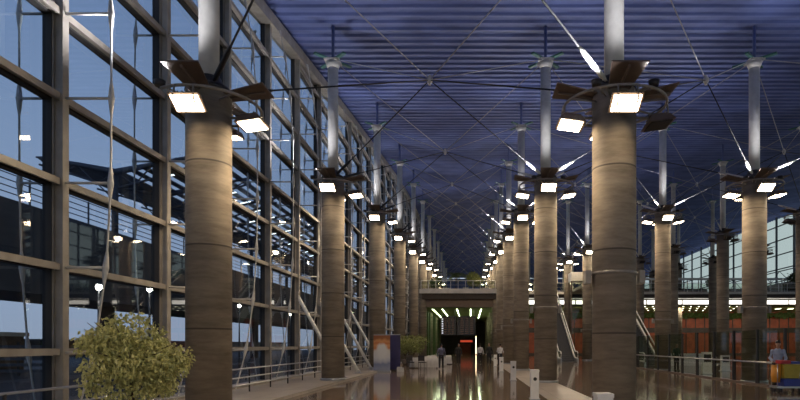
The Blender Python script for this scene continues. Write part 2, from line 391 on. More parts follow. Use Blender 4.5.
def make_column(row, n):
    x, y = ROWS[row], YC[n]; top = coltop(y); ct = interp(CTOP, y)
    z0 = .10 if row == 'L' else 0.
    lit = row in 'LRT'
    r = empty('concrete_column', (x, y, z0))
    tag(r, 'round concrete column with %s, %s, %s' % ('lit floodlight ring and white pole' if lit else 'unlit lamp ring and white pole', rowname[row], nums[n]), 'column', 'concrete columns of the hall')
    # shaft above the mezzanine is one continuous column
    MB().tube([(0,0,0),(0,0,ct-z0)], .5, 40).build('shaft', M['con'], r)
    link('base_ring', base_me, r)
    MB().tube([(0,0,ct-z0),(0,0,ct-z0+.12)], [.52,.46], 32).tube([(0,0,ct-z0+.1),(0,0,ct-z0+.35)], [.34,.27], 24).build('shaft_cap', M['dark'], r)
    MB().tube([(0,0,ct-z0+.1),(0,0,top-z0-.25)], .225, 24).build('pole', M['pole'], r)
    link('capital', cap_me, r, (0,0,top-z0)); link('capital_arms', arm_me, r, (0,0,top-z0))
    MB().tube([(0,0,top-z0),(0,0,roofz(y)-z0-.02)], .07, 10).build('roof_stub', M['roof'], r)
    zr = ct-z0-.32
    link('lighting_ring', half_ring_me if row == 'L' else ring_me, r, (0,0,zr))
    angs = [0, PI/2, -PI/2, PI] if row != 'L' else [0, PI/2, PI]
    for a in angs:   # 0 = towards camera(-y), PI/2 = +x, -PI/2 = -x, PI = away
        link('reflector_plate', plate_me, r, (0,0,zr+.22), (0,0,a))
    for a in angs:
        R = Matrix.Rotation(a, 3, 'Z')
        off = {0:-.33, PI:-.33}.get(a, -.42)
        tilt = -.55 if a in (0,) else -.14
        p = R @ Vector((0,-1.02,0)) + Vector((0,0,zr+off))
        fl = link('floodlight', flood_me, r, p, (tilt,0,a))
        on = lit and not (row == 'R' and a == PI/2 and n == 1)
        fl.scale = (1,1.3 if abs(a) == PI/2 else 1.05,1)
        link('lens', (lens_me if n <= 4 else lensf_me) if on else lensoff, fl)
        if n < 6: link('bracket', bracket_me, r, (0,0,zr), (0,0,a))
        if on and n <= 7:
            l = bpy.data.lights.new('flood_lamp', 'SPOT'); l.energy = LAMP_E; l.color = (1,.77,.50); l.spot_size = 2.35; l.spot_blend = .8; l.shadow_soft_size = .15
            lo = bpy.data.objects.new('flood_lamp', l); C.objects.link(lo); lo.parent = fl; lo.location = (0,0,-.12); lo.rotation_euler = (-.45,0,0)
    if lit and n <= 8:
        for ux, uy in (((-.62,-.97),) if row == 'L' else ((.62,-.97),(-.62,-.97))):
            up = MB().tube([(0,0,0),(0,0,.12)], [.1,.12], 12).tube([(0,0,.12),(0,0,.125)], .09, 12, 1).build('uplight', [M['dark'], M['dot_em']], r, (ux,uy,zr+.05))
            MB().tube([(-ux*.5,-uy*.5,0),(0,0,.03)], .02, 6).build('uplight_arm', M['steel'], up)
            if n <= 6:
                l = bpy.data.lights.new('uplight_lamp', 'SPOT'); l.energy = UP_E*(1.8 if row == 'L' else 1); l.color = (.93,.93,1); l.spot_size = 2.6; l.spot_blend = 1; l.shadow_soft_size = .12
                lo = bpy.data.objects.new('uplight_lamp', l); C.objects.link(lo); lo.parent = up; lo.location = (0,0,.2); lo.rotation_euler = (Vector((ux*.45,uy*.45,1))).to_track_quat('-Z','Y').to_euler()
    if row in 'RT' and n < 7:
        link('collar', collar_me, r, (0,0,3.3))
    return r
LAMP_E = 290; UP_E = 430
for n in range(13):
    for row in 'LRTFV':
        if row in 'TFV' and n < 2: continue
        if row == 'F' and n < 3: continue
        if row == 'V' and n < 5: continue
        make_column(row, n)

# ---- tie-rod pyramids of the roof, one node in the middle of each bay
rk = list('LRTFV')
bayname = ['over the central aisle', 'right of the central aisle', 'over the second bay rightwards', 'over the outermost right bay']
for bi, (ra, rb) in enumerate(zip(rk, rk[1:])):
    for n in range(0, 11):
        yc = YC[n]+6; xm = (ROWS[ra]+ROWS[rb])/2; zt = (coltop(YC[n])+coltop(YC[n+1]))/2; zn = zt-2.8
        if bi == 1 and n < 1 or bi == 2 and n < 1 or bi == 3 and n < 4: continue
        r = empty('roof_tie', (xm, yc, zn))
        tag(r, 'star of steel tie rods %s, %s' % (bayname[bi], ('%s from camera' % (['nearest']+ORD[2:])[n - (0 if bi == 0 else 1 if bi < 3 else 4)])), 'roof ties', 'roof tie stars between the columns')
        MB().sphere((0,0,0), (.1,.1,.13), 12, 8).tube([(0,0,-.16),(0,0,.16)], .05, 8).build('hub', M['white'], r)
        for cx, cn in ((ra,n),(ra,n+1),(rb,n),(rb,n+1)):
            if cx in 'TFV' and cn < 2: continue
            cp = Vector((ROWS[cx], YC[cn], 0)); d = Vector((xm, yc, 0))-cp; u = d.normalized()
            pt = cp + u*.3 + Vector((0,0,coltop(YC[cn])-.02)) - Vector((xm, yc, zn))
            MB().tube([pt, (0,0,0)], .02, 6).build('upper_rod', M['rod'], r)
            pb = cp + u*.36 + Vector((0,0,interp(CTOP, YC[cn])+.12)) - Vector((xm, yc, zn))
            dv = -pb; L_ = dv.length; dv.normalize()
            o = MB().tube([pb+dv*1.35, dv*-.05], [.024,.02], 6).build('lower_rod', M['strut' if cn < 4 else 'rod'], r)
            MB().tube([pb, pb+dv*.12, pb+dv*.2, pb+dv*1.2, pb+dv*1.3, pb+dv*1.42], [.035,.035,.06,.06,.04,.028], 8).build('sleeve', M['pole' if cx != 'L' else 'strut'], o)

# ---------------------------------------------------------------- mezzanine
MZ = 8.7
mb = MB().box2((-6.35,72.3,MZ-.35),(3.9,171,MZ)).box2((-6.4,71.9,MZ-.52),(3.4,72.3,MZ+.02))
struct('bridge_slab', mb, M['fascia'], 'pale edged slab of the upper level bridge across the aisle')
mb = MB().box2((-6.1,72.4,7.5),(3.3,73.0,MZ-.35), 0).box2((-6.35,71.98,MZ-.5),(-6.15,74,MZ-.35)).box2((3.15,71.98,MZ-.5),(3.35,74,MZ-.35))
mb.build('bridge_fascia', M['darkbrown']).update_tag()
tag(bpy.data.objects['bridge_fascia'], 'dark brown fascia under the pale bridge slab', kind='structure')
struct('bridge_header', MB().box2((-6.1,73,6.5),(3.3,73.4,7.6)), M['brown'], 'grey header band below the dark bridge fascia')
struct('bridge_soffit', MB().box2((-6.1,73.4,6.5),(3.3,120,6.65)), M['greenceil'], 'green lit soffit of the passage under the bridge')
struct('upper_level_slab', MB().box2((4.4,75,MZ-.35),(60,171,MZ-.02)), M['fascia'], 'pale edge of the upper level slab on the right')
struct('upper_level_fascia', MB().box2((4.4,75.2,7.9),(60,76,MZ-.35)), M['darkbrown'], 'dark fascia below the upper level slab on the right')
struct('lower_level_soffit', MB().box2((4.4,76,8.1),(60,81,8.3)), M['white'], 'pale cove ceiling in front of the red shops')
struct('shop_soffit', MB().box2((4.4,80.6,7.2),(60,96,7.3)), M['greenceil'], 'green soffit in front of the red shops')
struct('shop_wall', MB().box2((4.4,95,0),(60,95.3,7.2)), M['red'], 'red panelled shop fronts under the upper level')
fr = MB()
for i in range(36):
    x = 5+1.55*i; fr.box2((x-.06,94.9,0),(x+.06,95,6.4))
fr.box2((4.4,94.8,3.7),(60,95,4.5)).box2((4.4,94.8,0),(60,95,.3)).box2((4.4,94.85,6.3),(60,95,6.5))
tag(fr.build('shop_frame', M['darkbrown']), 'dark frame members over the red shop fronts', kind='structure')
# passage under bridge
struct('passage_wall_left', MB().box2((-6.6,74,0),(-6.3,120,6.5)), M['greenpanel'], 'dark green side wall of the passage on the left')
for i in range(9):
    o = MB().box2((-.2,-.6,0),(.2,.6,6.3)).build('wall_fin', M['greenpanel'], None, (-6.0,76+4*i,0))
    tag(o, 'tall green fin standing on the left side of the passage', 'wall fin', 'green fins in the passage')
struct('passage_wall_right', MB().box2((4.0,76,0),(4.3,120,6.5)), M['greenpanel'], 'dark side wall of the passage on the right')
struct('passage_wall_end', MB().box2((-6.6,120,0),(4.3,120.3,6.6)), M['darkbrown'], 'dark end wall of the passage')
o = MB().box2((-1.9,0,0),(.5,.25,.4)).build('backlit_sign', M['redsign'], None, (0,112,2.2)); tag(o, 'glowing red sign band at the far end of the passage', 'sign')
o = MB().box2((-2.0,0,0),(.2,.6,1.9)).build('kiosk', M['red'], None, (0,116,0)); tag(o, 'red kiosk below the red sign at the passage end', 'kiosk')
r = empty('light_column', (1.05,100,0)); tag(r, 'slender warm glowing light column at the far end of the aisle', 'lamp')
MB().tube([(0,0,.1),(0,0,3.2)], .06, 12).build('lamp_tube', M['warm_em'], r); MB().tube([(0,0,0),(0,0,.1)], .2, 12).build('base', M['dark'], r); MB().tube([(0,0,3.2),(0,0,3.3)], .15, 12).build('cap', M['dark'], r)
for i, x in enumerate((-5.0,-3.7,-1.75,.1,1.5)):
    r = empty('ceiling_strip_light', (x, 76, 6.45)); tag(r, 'green-white strip light on the passage soffit, %s from the left' % ORD[i+1], 'ceiling light', 'strip lights on the passage soffit')
    MB().box2((-.1,0,-.0),(.1,26,.05)).build('housing', M['dark'], r); MB().box2((-.075,.05,-.03),(.075,25.95,.0)).build('tube', M['strip_em'], r)
for i in range(4):
    r = empty('shop_window_light', (3.9, 78+5*i, 4.4-.5*(i%2))); tag(r, 'pale green lit strip along the right passage wall', 'wall light', 'strips on the right passage wall')
    MB().box2((0,0,0),(.1,4,.2)).build('housing', M['dark'], r); MB().box2((-.04,.05,.03),(0,3.95,.17)).build('tube', M['strip_em'], r)
# hanging display boards
for i, (xa, xb) in enumerate(((-3.95,-1.9),(-1.75,.75))):
    r = empty('flight_display_board', (xa, 78, 3.0)); w = xb-xa
    tag(r, 'dark hanging flight display board in the passage, %s' % ('the left one with a white header column' if i == 0 else 'the right one beside the red glow'), 'display board')
    MB().box2((0,0,0),(w,.25,2.6)).build('casing', M['scr'], r)
    MB().tube([(.2,.12,2.6),(.2,.12,3.5)], .03, 6).tube([(w-.2,.12,2.6),(w-.2,.12,3.5)], .03, 6).build('hanger', M['rod'], r)
    s = MB()
    for q in range(9):
        for t in range(3): s.box2((.45+t*(w-.5)/3,-.012,.2+.26*q),(.45+t*(w-.5)/3+(w-.9)/4,0,.27+.26*q))
    s.build('text_rows', M['scr_em'], r)
    if i == 0:
        s = MB()
        for q in range(7): s.box2((.08,-.014,.2+.32*q),(.28,0,.36+.32*q))
        s.build('header_column', M['scr_wh'], r)
# cove lights and downlights in the right soffit
for i in range(11):
    r = empty('cove_light', (4.9+5*i, 80.2, 7.35)); tag(r, 'bright white cove light panel above the red shops', 'ceiling light', 'cove lights above the shops')
    MB().box2((0,0,0),(4.9,.12,.62)).build('housing', M['white'], r); MB().box2((.05,-.04,.05),(4.85,0,.57)).build('diffuser', M['cove_em'], r)
    l = bpy.data.lights.new('shop_wall_fill', 'AREA'); l.energy = 170; l.color = (1,.88,.68); l.shape = 'RECTANGLE'; l.size = 4; l.size_y = .5  # added fill brightening the red shop fronts, no fitting of its own
    lo = bpy.data.objects.new('shop_wall_fill', l); C.objects.link(lo); lo.parent = r; lo.location = (2.5,4,-.25); lo.rotation_euler = (.75,0,0)
dl = MB().tube([(0,0,-.05),(0,0,0)], .1, 10).mesh('downlight', M['dot_em'])
for i in range(18):
    for j in range(3):
        x = 23+1.1*i+.55*(j%2)
        o = link('downlight', dl, None, (x, 82+4.6*j, 7.2)); tag(o, 'small round downlight in the green soffit', 'ceiling light', 'downlights in the green soffit')
for i in range(5):
    o = empty('soffit_strip_light', (45+1.9*i, 86, 7.15)); MB().box2((-.1,0,0),(.1,1.6,.06)).build('housing', M['dark'], o); MB().box2((-.08,.04,-.03),(.08,1.56,0)).build('tube', M['strip_em'], o); tag(o, 'pale strip light at the right end of the green soffit', 'ceiling light', 'strip lights at the right of the green soffit')

# leaf clumps
def leaves(mb, c, rad, n, size, rnd, shell=.45, droop=0):
    for _ in range(n):
        while True:
            p = Vector((rnd.uniform(-1,1), rnd.uniform(-1,1), rnd.uniform(-1,1)))
            if shell < p.length < 1: break
        q = Vector((c[0]+p.x*rad[0], c[1]+p.y*rad[1], c[2]+p.z*rad[2]))
        d = Vector((rnd.uniform(-1,1), rnd.uniform(-1,1), rnd.uniform(-1,.6)-droop)).normalized()
        s = d.cross(Vector((rnd.uniform(-1,1), rnd.uniform(-1,1), rnd.uniform(.2,1)))).normalized(); up = s.cross(d)*.15
        L_ = size*rnd.uniform(.7,1.3); W = L_*.28
        mb.add([q, q+d*L_*.5+s*W+up*L_, q+d*L_, q+d*L_*.5-s*W+up*L_, q+d*L_*.5], [(0,1,4),(1,2,4),(2,3,4),(3,0,4)])
ivy_rnd = random.Random(3)
for i in range(14):
    m = MB(); 
    for j in range(5): leaves(m, (.55+.66*j, 0, ivy_rnd.uniform(-.15,.15)), (.42,.35,.5), 150, .32, ivy_rnd, .2)
    m.tube([(0.05,.0,-.1),(3.7,0,-.1)], .05, 6)
    o = m.build('hanging_ivy', M['ivy'], None, (4.6+3.8*i, 94.3, 6.55)); tag(o, 'trough of dark green ivy on top of the red shop fronts', 'plant', 'ivy troughs above the shops')

# railings on the upper level
def mez_rail(x0, x1, y, h, sp, label, glassy=True, double=False):
    r = empty('balcony_railing', (x0, y, MZ)); tag(r, label, 'railing'); n = int((x1-x0)/sp)
    n = min(n, 60)
    for i in range(n+1): MB().box2((i*sp-.03,-.03,0),(i*sp+.03,.03,h)).build('post', M['white'], r)
    MB().tube([(0,0,h),(x1-x0,0,h)], .06 if double else .035, 8).build('handrail', M['white'], r)
    MB().tube([(0,0,h*.5),(x1-x0,0,h*.5)], .02, 6).tube([(0,0,.12),(x1-x0,0,.12)], .02, 6).build('rail', M['rail'], r)
    MB().box2((0,-.01,.15),(x1-x0,.01,h-.08)).build('glass_panel', GLB, r)
mez_rail(-6.2, 3.2, 72.2, 1.1, .94, 'glass balustrade along the edge of the bridge')
mez_rail(4.5, 49.8, 75.1, 1.1, 1.13, 'glass balustrade along the right upper level edge')
# white gantries / counters behind
for i in range(7):
    r = empty('check_in_frame', (14+5.2*i, 82, MZ)); tag(r, 'white frame with posts and top beam behind the upper balustrade', 'frame', 'white frames on the upper level')
    MB().box2((0,0,2.3),(5.0,.3,2.6)).build('beam', M['white'], r)
    for q in range(4): MB().box2((.1+1.6*q-.05,0,0),(.1+1.6*q+.05,.12,2.3)).build('post', M['white'], r)
    MB().box2((.3,.3,0),(4.7,1.2,1.1)).build('counter', M['brown'], r)
def bush(name, loc, rad, n, size, m, label, cat='plant', trunk=.6, seed=1, palm=False, group=None):
    r = empty(name, loc); tag(r, label, cat, group); rn = random.Random(seed)
    MB().tube([(0,0,0),(0,0,.06),(0,0,.45)], [.22,.26,.33], 20).build('planter', M['pot'], r)
    t = MB(); t.tube([(0,0,.3),(.03,.02,trunk*.6+.3),(0,0,.3+trunk)], [.05,.04,.03], 8)
    for a in range(7):
        an = a*.9; t.tube([(0,0,.3+trunk*.7),(.3*rad[0]*math.cos(an),.3*rad[1]*math.sin(an),.45+trunk+.1*rad[2]),(.75*rad[0]*math.cos(an+.3),.75*rad[1]*math.sin(an+.3),.45+trunk+rad[2]*(.3+.2*(a%4)))], [.025,.016,.006], 6)
    t.build('trunk', M['bark'], r)
    f = MB(); zc = .3+trunk+rad[2]*.75
    if palm:
        for a in range(n):
            an = a*2*PI/n+rn.uniform(-.2,.2); el = rn.uniform(.3,1.3); L_ = rad[0]*rn.uniform(.8,1.1); prev = Vector((0,0,.3+trunk)); 
            for q in range(7):
                e2 = el - q*.28; nx = prev+Vector((math.cos(an)*math.cos(e2), math.sin(an)*math.cos(e2), math.sin(e2)))*L_/7
                s = Vector((-math.sin(an), math.cos(an), 0))
                for sg in (-1,1):
                    for w in (.3,.8):
                        b = prev.lerp(nx, w); f.add([b, b+s*sg*.26*L_+Vector((0,0,-.1*L_))+(nx-prev)*.8, b+(nx-prev)*.35], [(0,1,2)])
                f.tube([prev, nx], .015, 5); prev = nx
    else:
        k = 9
        leaves(f, (0,0,zc), (rad[0]*.8, rad[1]*.8, rad[2]*.8), n//3, size, rn, .1)
        for a in range(k):
            an = a*2*PI/k; rr = rn.uniform(.45,.66); hz = rn.uniform(-.45,.6)
            leaves(f, (rr*rad[0]*math.cos(an), rr*rad[1]*math.sin(an), zc+hz*rad[2]), (rad[0]*rn.uniform(.32,.5), rad[1]*.4, rad[2]*rn.uniform(.3,.45)), n*2//3//k, size, rn, .1)
    f.build('foliage', m, r)
    return r
bush('potted_palm', (-1.9,76,MZ), (1.6,1.6,1.2), 22, .4, M['leafd'], 'dark palm standing on the bridge, left of the pair above the slab', trunk=1.7, palm=True, seed=5)
bush('potted_tree', (.6,78.5,MZ), (1.2,1.2,1.2), 1600, .28, M['leafy'], 'yellow-green round potted tree on the bridge beside the dark palm', trunk=.7, seed=6)
bush('potted_tree', (-4.6,75,MZ), (.9,.9,.8), 700, .22, M['leafd'], 'dark green shrub at the left end of the bridge', trunk=.2, seed=8)
bush('potted_tree', (46,79,MZ), (2.2,1.6,1.2), 1200, .35, M['leafd'], 'dark green shrub on the upper level at the far right', trunk=.8, seed=9)
bush('potted_tree', (34,79,MZ), (1.5,1.2,.8), 900, .3, M['leafd'], 'dark green shrub on the upper level between the right columns', trunk=.7, seed=19)
for i, (x, y) in enumerate(((-3.2,80),(-.6,79),(2.2,80))):
    r = empty('armchair', (x,y,MZ)); tag(r, 'pale lounge chair behind the bridge balustrade', 'chair', 'lounge chairs on the bridge')
    MB().box2((-.4,-.4,.0),(.4,.4,.45)).build('seat', M['shirt_wh'], r); MB().box2((-.4,.3,.45),(.4,.45,1.0)).build('backrest', M['shirt_wh'], r)
    for s in (-1,1): MB().box2((s*.4-.08,-.4,.1),(s*.4+.08,.4,.65)).build('armrest', M['shirt_wh'], r)

# ---- right and back walls
RX = 49.5; rb = MB()
rb.box2((RX,60,8.7),(RX+.3,172,11.4)).box2((60,60,0),(60.3,172,8.7)).box2((RX,60,8.4),(60,74.9,8.7)).box2((RX,59.7,0),(60.3,60,8.7))
wr = struct('wall_right', rb, M['steel'], 'lower part of the far right wall')
for k in range(22):
    a = 62+5*k; b = a+5; zt = min(roofz(a), roofz(b))-.3
    g = MB().box2((RX+.1,a,11.4),(RX+.13,b,zt)); w = g.build('window_%d' % (60+k), GLW); tag(w, kind='structure')
    fr = MB().box2((RX-.15,b-.12,11.4),(RX+.1,b+.12,zt))
    z = 11.4
    while z < zt: fr.box2((RX-.1,a,z),(RX+.1,b,z+.14)); z += 2.3
    fr.tube([(RX-.9,a,11.6),(RX-.9,b,11.6)], .08, 6).tube([(RX-.9,a,13.2),(RX-.9,b,13.2)], .08, 6).tube([(RX-.9,a,11.6),(RX-.9,a+2.5,13.2),(RX-.9,b,11.6)], .05, 6)
    fr.build('window_frame', M['slate'], w)
struct('wall_back', MB().box2((-9,171,0),(52,171.5,21.5)), M['roof'], 'dim blue far end wall of the hall')

# ---------------------------------------------------------------- escalators
def escalator(loc, label, rise, run, wdt=1.6):
    r = empty('escalator', loc); tag(r, label, 'escalator', 'escalators')
    dz, dy = rise, run
    prof = [(-1.6,0),(0,0),(dy,dz),(dy+3.5,dz),(dy+3.5,dz-.9),(dy+.3,dz-.9),(1.6,0)]
    for s in (-1, 1):
        x = s*wdt/2
        vs = [(x-.06,y,z+.0) for y, z in [( -1.6,.0),(-1.6,.35),(0,.35),(dy,dz+.35),(dy+3.5,dz+.35),(dy+3.5,dz-.7),(dy+.3,dz-.7),(1.5,0)]]
        n = len(vs); vs += [(x+.06,y,z) for _, y, z in vs]
        MB().add(vs, [tuple(range(n)), tuple(range(2*n-1,n-1,-1))]+[(i,(i+1)%n,(i+1)%n+n,i+n) for i in range(n)]).build('skirt_panel', M['rail'], r)
        g = [(-1.3,.35),(-1.3,.95),(0,1.0),(dy,dz+1.0),(dy+3.4,dz+.95),(dy+3.4,dz+.35),(dy,dz+.35),(0,.35)]
        vs = [(x-.012,y,z) for y, z in g]; n = len(vs); vs += [(x+.012,y,z) for y, z in g]
        MB().add(vs, [(0,1,2,7),(7,2,3,6),(6,3,4,5),(15,10,9,8),(14,11,10,15),(13,12,11,14)]+[(i,(i+1)%n,(i+1)%n+n,i+n) for i in range(n)]).build('glass_balustrade', GLB, r)
        MB().tube([(x,-1.2,.42),(x,-1.5,.6),(x,-1.45,.9),(x,-1.2,1.02),(x,0,1.05),(x,dy,dz+1.05),(x,dy+3.3,dz+1.02),(x,dy+3.55,dz+.7),(x,dy+3.3,dz+.42)], .055, 8).build('handrail', M['white'], r)
        MB().tube([(x+s*.0,-1.3,.37),(x,0,.38),(x,dy,dz+.38),(x,dy+3.4,dz+.37)], .09, 8).build('deck_trim', M['white'], r)
    st = MB(); ns = int(dz/.2)
    for i in range(ns): st.box2((-wdt/2+.08, i*dy/ns, 0+max(0,i*dz/ns-.4)), (wdt/2-.08, (i+1)*dy/ns, (i+1)*dz/ns))
    st.box2((-wdt/2+.08,-1.5,0),(wdt/2-.08,0,.03)).box2((-wdt/2+.08,dy,dz-.3),(wdt/2-.08,dy+3.4,dz))
    st.build('steps', M['step'], r)
    MB().add([(-wdt/2,1.4,.05),(wdt/2,1.4,.05),(wdt/2,dy+.3,dz-.7),(-wdt/2,dy+.3,dz-.7),(-wdt/2,1.6,.0),(wdt/2,1.6,.0),(wdt/2,dy+.4,dz-.8),(-wdt/2,dy+.4,dz-.8)],
        [(0,1,2,3),(4,7,6,5),(0,4,5,1),(1,5,6,2),(2,6,7,3),(3,7,4,0)]).build('underside', M['dark'], r)
    return r
escalator((9.5,55.9,0), 'escalator rising to the upper level behind the central columns', MZ, 15.0)
escalator((14.3,45.5,0), 'escalator right of the near right column, behind the glass barrier', MZ, 15.0)
o = MB().box2((-1.2,0,-.3),(1.2,11.2,0)).build('escalator_landing', M['fascia'], None, (14.3,64,MZ)); tag(o, 'landing bridge from the nearer escalator to the upper level', kind='structure')
# enclosed glass shelter seen behind escalator
r = empty('lift_housing', (11.9,62,0)); tag(r, 'tall white framed lift shaft behind the central escalator', 'lift')
MB().box2((-.9,0,8.6),(.9,1.8,9.6)).build('top_box', M['white'], r)
for sx in (-.85,.85):
    for sy in (.05,1.75): MB().box2((sx-.06,sy-.06,0),(sx+.06,sy+.06,8.6)).build('post', M['brown'], r)
MB().box2((-.8,.1,.1),(.8,1.7,8.5)).build('glass_shaft', GLB, r)

# ---------------------------------------------------------------- glass barrier on the right
r = empty('glass_barrier', (12.0,17.5,0)); tag(r, 'glass barrier with dark posts and long metal handrail on the right', 'barrier')
ys = [0, 2.1]+[2.1*i for i in range(2,14)]
for i, y in enumerate(ys):
    p = MB().box2((-.05,-.04,0),(.05,.04,2.3)).box2((-.03,-.13,0),(.03,.13,1.0)).build('post', M['dark'], r, (0,y,0))
    if i < len(ys)-1: MB().box2((-.008,.06,.10),(.008,2.04,2.28)).build('glass_panel', GLB, r, (0,y,0))
MB().tube([(-.12,-.3,.95),(-.12,27.5,.95)], .035, 10).build('handrail', M['rail'], r)
MB().box2((-.12,-.2,0),(.06,27.5,.06)).build('base_rail', M['brown'], r)
# end return at the far end
r2 = empty('glass_barrier', (12.0,45.2,0)); tag(r2, 'short end section of glass barrier beside the nearer escalator', 'barrier')
MB().box2((0,-.04,0),(.08,.04,2.3)).box2((1.2,-.04,0),(1.28,.04,2.3)).build('post', M['dark'], r2); MB().box2((.1,-.008,.1),(1.2,.008,2.25)).build('glass_panel', GLB, r2)

# bollards
for i, y in enumerate((8.9,17.4,26.6,35.4,44)):
    x = [2.08,1.97,2.02,1.95,1.95][i]
    r = empty('barrier_pedestal', (x,y,0)); tag(r, 'white access pedestal with dark sensor window, %s from the camera' % ['nearest','second','third','fourth','fifth'][i], 'pedestal', 'white pedestals along the aisle')
    MB().box2((-.12,-.16,.0),(.12,.16,.86)).box2((-.13,-.17,.84),(.13,.17,.9)).build('body', M['white'], r)
    MB().box2((-.15,-.2,0),(.15,.2,.03)).build('foot', M['rail'], r)
    MB().tube([(0,-.168,.62),(0,-.16,.62)], .055, 16).build('sensor_window', M['gasket'], r)
    MB().box2((-.1,.16,.4),(-.02,.2,.5)).build('hinge', M['rail'], r)
for i, (x, y, h) in enumerate(((13.45,32.4,1.25),(16.2,36.2,1.0))):
    r = empty('information_stand', (x,y,0)); tag(r, 'white stand behind the glass barrier, %s' % ('the taller one' if i == 0 else 'the smaller one farther back'), 'stand')
    MB().box2((-.26,-.12,0),(.26,.12,h)).build('panel', M['white'], r); MB().box2((-.3,-.25,0),(.3,.25,.04)).build('foot', M['rail'], r); MB().box2((-.2,-.13,h*.55),(.2,-.12,h*.9)).build('screen', M['gasket'], r)
r = empty('counter', (17.5,46,0)); tag(r, 'low white counter behind the glass barrier', 'counter')
MB().box2((-1.5,-.4,.0),(1.5,.4,.9)).build('body', M['shirt_wh'], r); MB().box2((-1.6,-.5,.9),(1.6,.5,.95)).build('top', M['white'], r)

# ---------------------------------------------------------------- banners, tables, plants
r = empty('roll_up_banner', (-5.35,34.6,0)); tag(r, 'roll-up banner printed orange above and white below, beside the third left column', 'banner')
MB().box2((-.5,-.01,.1),(.5,.01,2.25)).build('printed_sheet', M['banner'], r)
MB().box2((-.54,-.12,0),(.54,.12,.1)).build('cassette', M['rail'], r); MB().box2((-.5,-.02,2.24),(.5,.02,2.28)).build('top_bar', M['rail'], r); MB().tube([(0,.05,.05),(0,.05,2.25)], .012, 6).build('support_pole', M['rail'], r)
r = empty('roll_up_banner', (-4.85,36.4,0)); tag(r, 'dark navy roll-up banner just right of the orange and white banner', 'banner')
MB().box2((-.4,-.01,.1),(.4,.01,2.3)).build('printed_sheet', M['navy'], r)
MB().box2((-.42,-.12,0),(.42,.12,.1)).build('cassette', M['dark'], r); MB().box2((-.4,-.02,2.29),(.4,.02,2.33)).build('top_bar', M['rail'], r); MB().tube([(0,.05,.05),(0,.05,2.3)], .012, 6).build('support_pole', M['rail'], r)
o = MB().box2((-.2,-.15,0),(.2,.15,.25)).box2((-.18,-.13,.25),(.1,.1,.3)).build('cardboard_box', M['cloth'], None, (-4.3,35.2,0)); tag(o, 'small pale box on the floor in front of the navy banner', 'box')
bush('potted_ficus', (-4.35,43,0), (1.2,1.1,.95), 1800, .13, M['leafy'], 'olive green potted ficus behind the dark chairs by the left columns', trunk=.7, seed=12)
bush('potted_ficus', (-5.4,47.5,0), (.9,.9,.8), 1200, .13, M['leafy'], 'smaller potted ficus farther back along the left columns', trunk=.6, seed=13)
def table(loc, label):
    r = empty('folding_table', loc); tag(r, 'folding table under '+label, 'table')
    MB().box2((-.95,-.4,.70),(.95,.4,.74)).build('tabletop', M['brown'], r)
    for sx in (-.85,.85):
        for sy in (-.33,.33): MB().tube([(sx,sy,0),(sx,sy,.7)], .018, 6).build('leg', M['dark'], r)
    n = 64; m = MB(); P = []
    for i in range(n):
        a = 2*PI*i/n; cx, sy = math.cos(a), math.sin(a); s = 1/max(abs(cx)/1.0, abs(sy)/.45) 
        P.append((cx*s, sy*s))
    for (z, e, wv) in ((.75,0,0),(.745,.02,0),(.4,.03,.02),(.08,.05,.04)):
        for i,(x,y) in enumerate(P):
            w = e+wv*math.sin(i*1.7); l = math.hypot(x,y); m.v.append((x*(1+w/l), y*(1+w/l), z))
    for j in range(3):
        for i in range(n): m.f.append([j*n+i,(j+1)*n+i,(j+1)*n+(i+1)%n,j*n+(i+1)%n]); m.mi.append(0); m.sm.append(True)
    m.f.append(list(range(n))); m.mi.append(0); m.sm.append(False)
    o = m.build('tablecloth', M['cloth'], None, loc); tag(o, label, 'tablecloth', 'white tablecloths')
for i, (x, y) in enumerate(((-3.2,40.5),(-2.9,44.2),(-2.6,48.5))):
    table((x,y,0), 'white cloth on the table by the left columns, %s of three' % ['nearest','middle','farthest'][i])
def chair(loc, rz, label):
    r = empty('conference_chair', loc, rz); tag(r, label, 'chair', 'dark chairs by the white tables')
    MB().box2((-.23,-.23,.42),(.23,.23,.48)).build('seat', M['chairm'], r); MB().box2((-.23,.2,.55),(.23,.25,.92)).build('backrest', M['chairm'], r)
    for sx in (-.2,.2):
        for sy in (-.2,.2): MB().tube([(sx,sy,0),(sx,sy,.42 if sy < 0 else .9)], .016, 6).build('leg', M['dark'], r)
chair((-4.15,39.6,0), .4, 'dark chair left of the nearest white table'); chair((-3.3,39.5,0), 2.9, 'dark chair in front of the nearest white table'); chair((-4.3,41.6,0), 1.3, 'dark chair behind the others at the end of the white tables')

# big ficus on the left foreground
r = empty('potted_ficus', (-5.42,9.1,0)); r.scale = (.92,.92,1.1); tag(r, 'large yellow-green weeping ficus in a pot in the left foreground', 'tree'); rn = random.Random(21)
MB().tube([(0,0,0),(0,0,.05),(0,0,.42),(0,0,.46)], [.22,.25,.32,.34], 28).tube([(0,0,.40),(0,0,.405)], .29, 20).build('planter', M['pot'], r)
t = MB()
t.tube([(0,0,.35),(.04,0,.7),(-.03,.03,1.0),(0,0,1.3)], [.035,.03,.028,.02], 8).tube([(.05,.02,.35),(-.04,.03,.7),(.04,-.02,1.0),(.02,0,1.3)], [.025,.024,.02,.015], 8)
br = []
for a in range(16):
    an = a*2.4; el = .25+.7*((a*7)%5)/5; rr = .95*math.cos(el); e = Vector((rr*math.cos(an), rr*.85*math.sin(an), 1.2+.85*math.sin(el)))
    t.tube([(0,0,1.05),(e.x*.5,e.y*.5,1.15+(e.z-1.15)*.65),e], [.016,.01,.004], 6); br.append(e)
t.build('trunk', M['bark'], r)
f = MB(); leaves(f, (0,0,1.45), (.62,.55,.55), 2000, .075, rn, .2, .3)
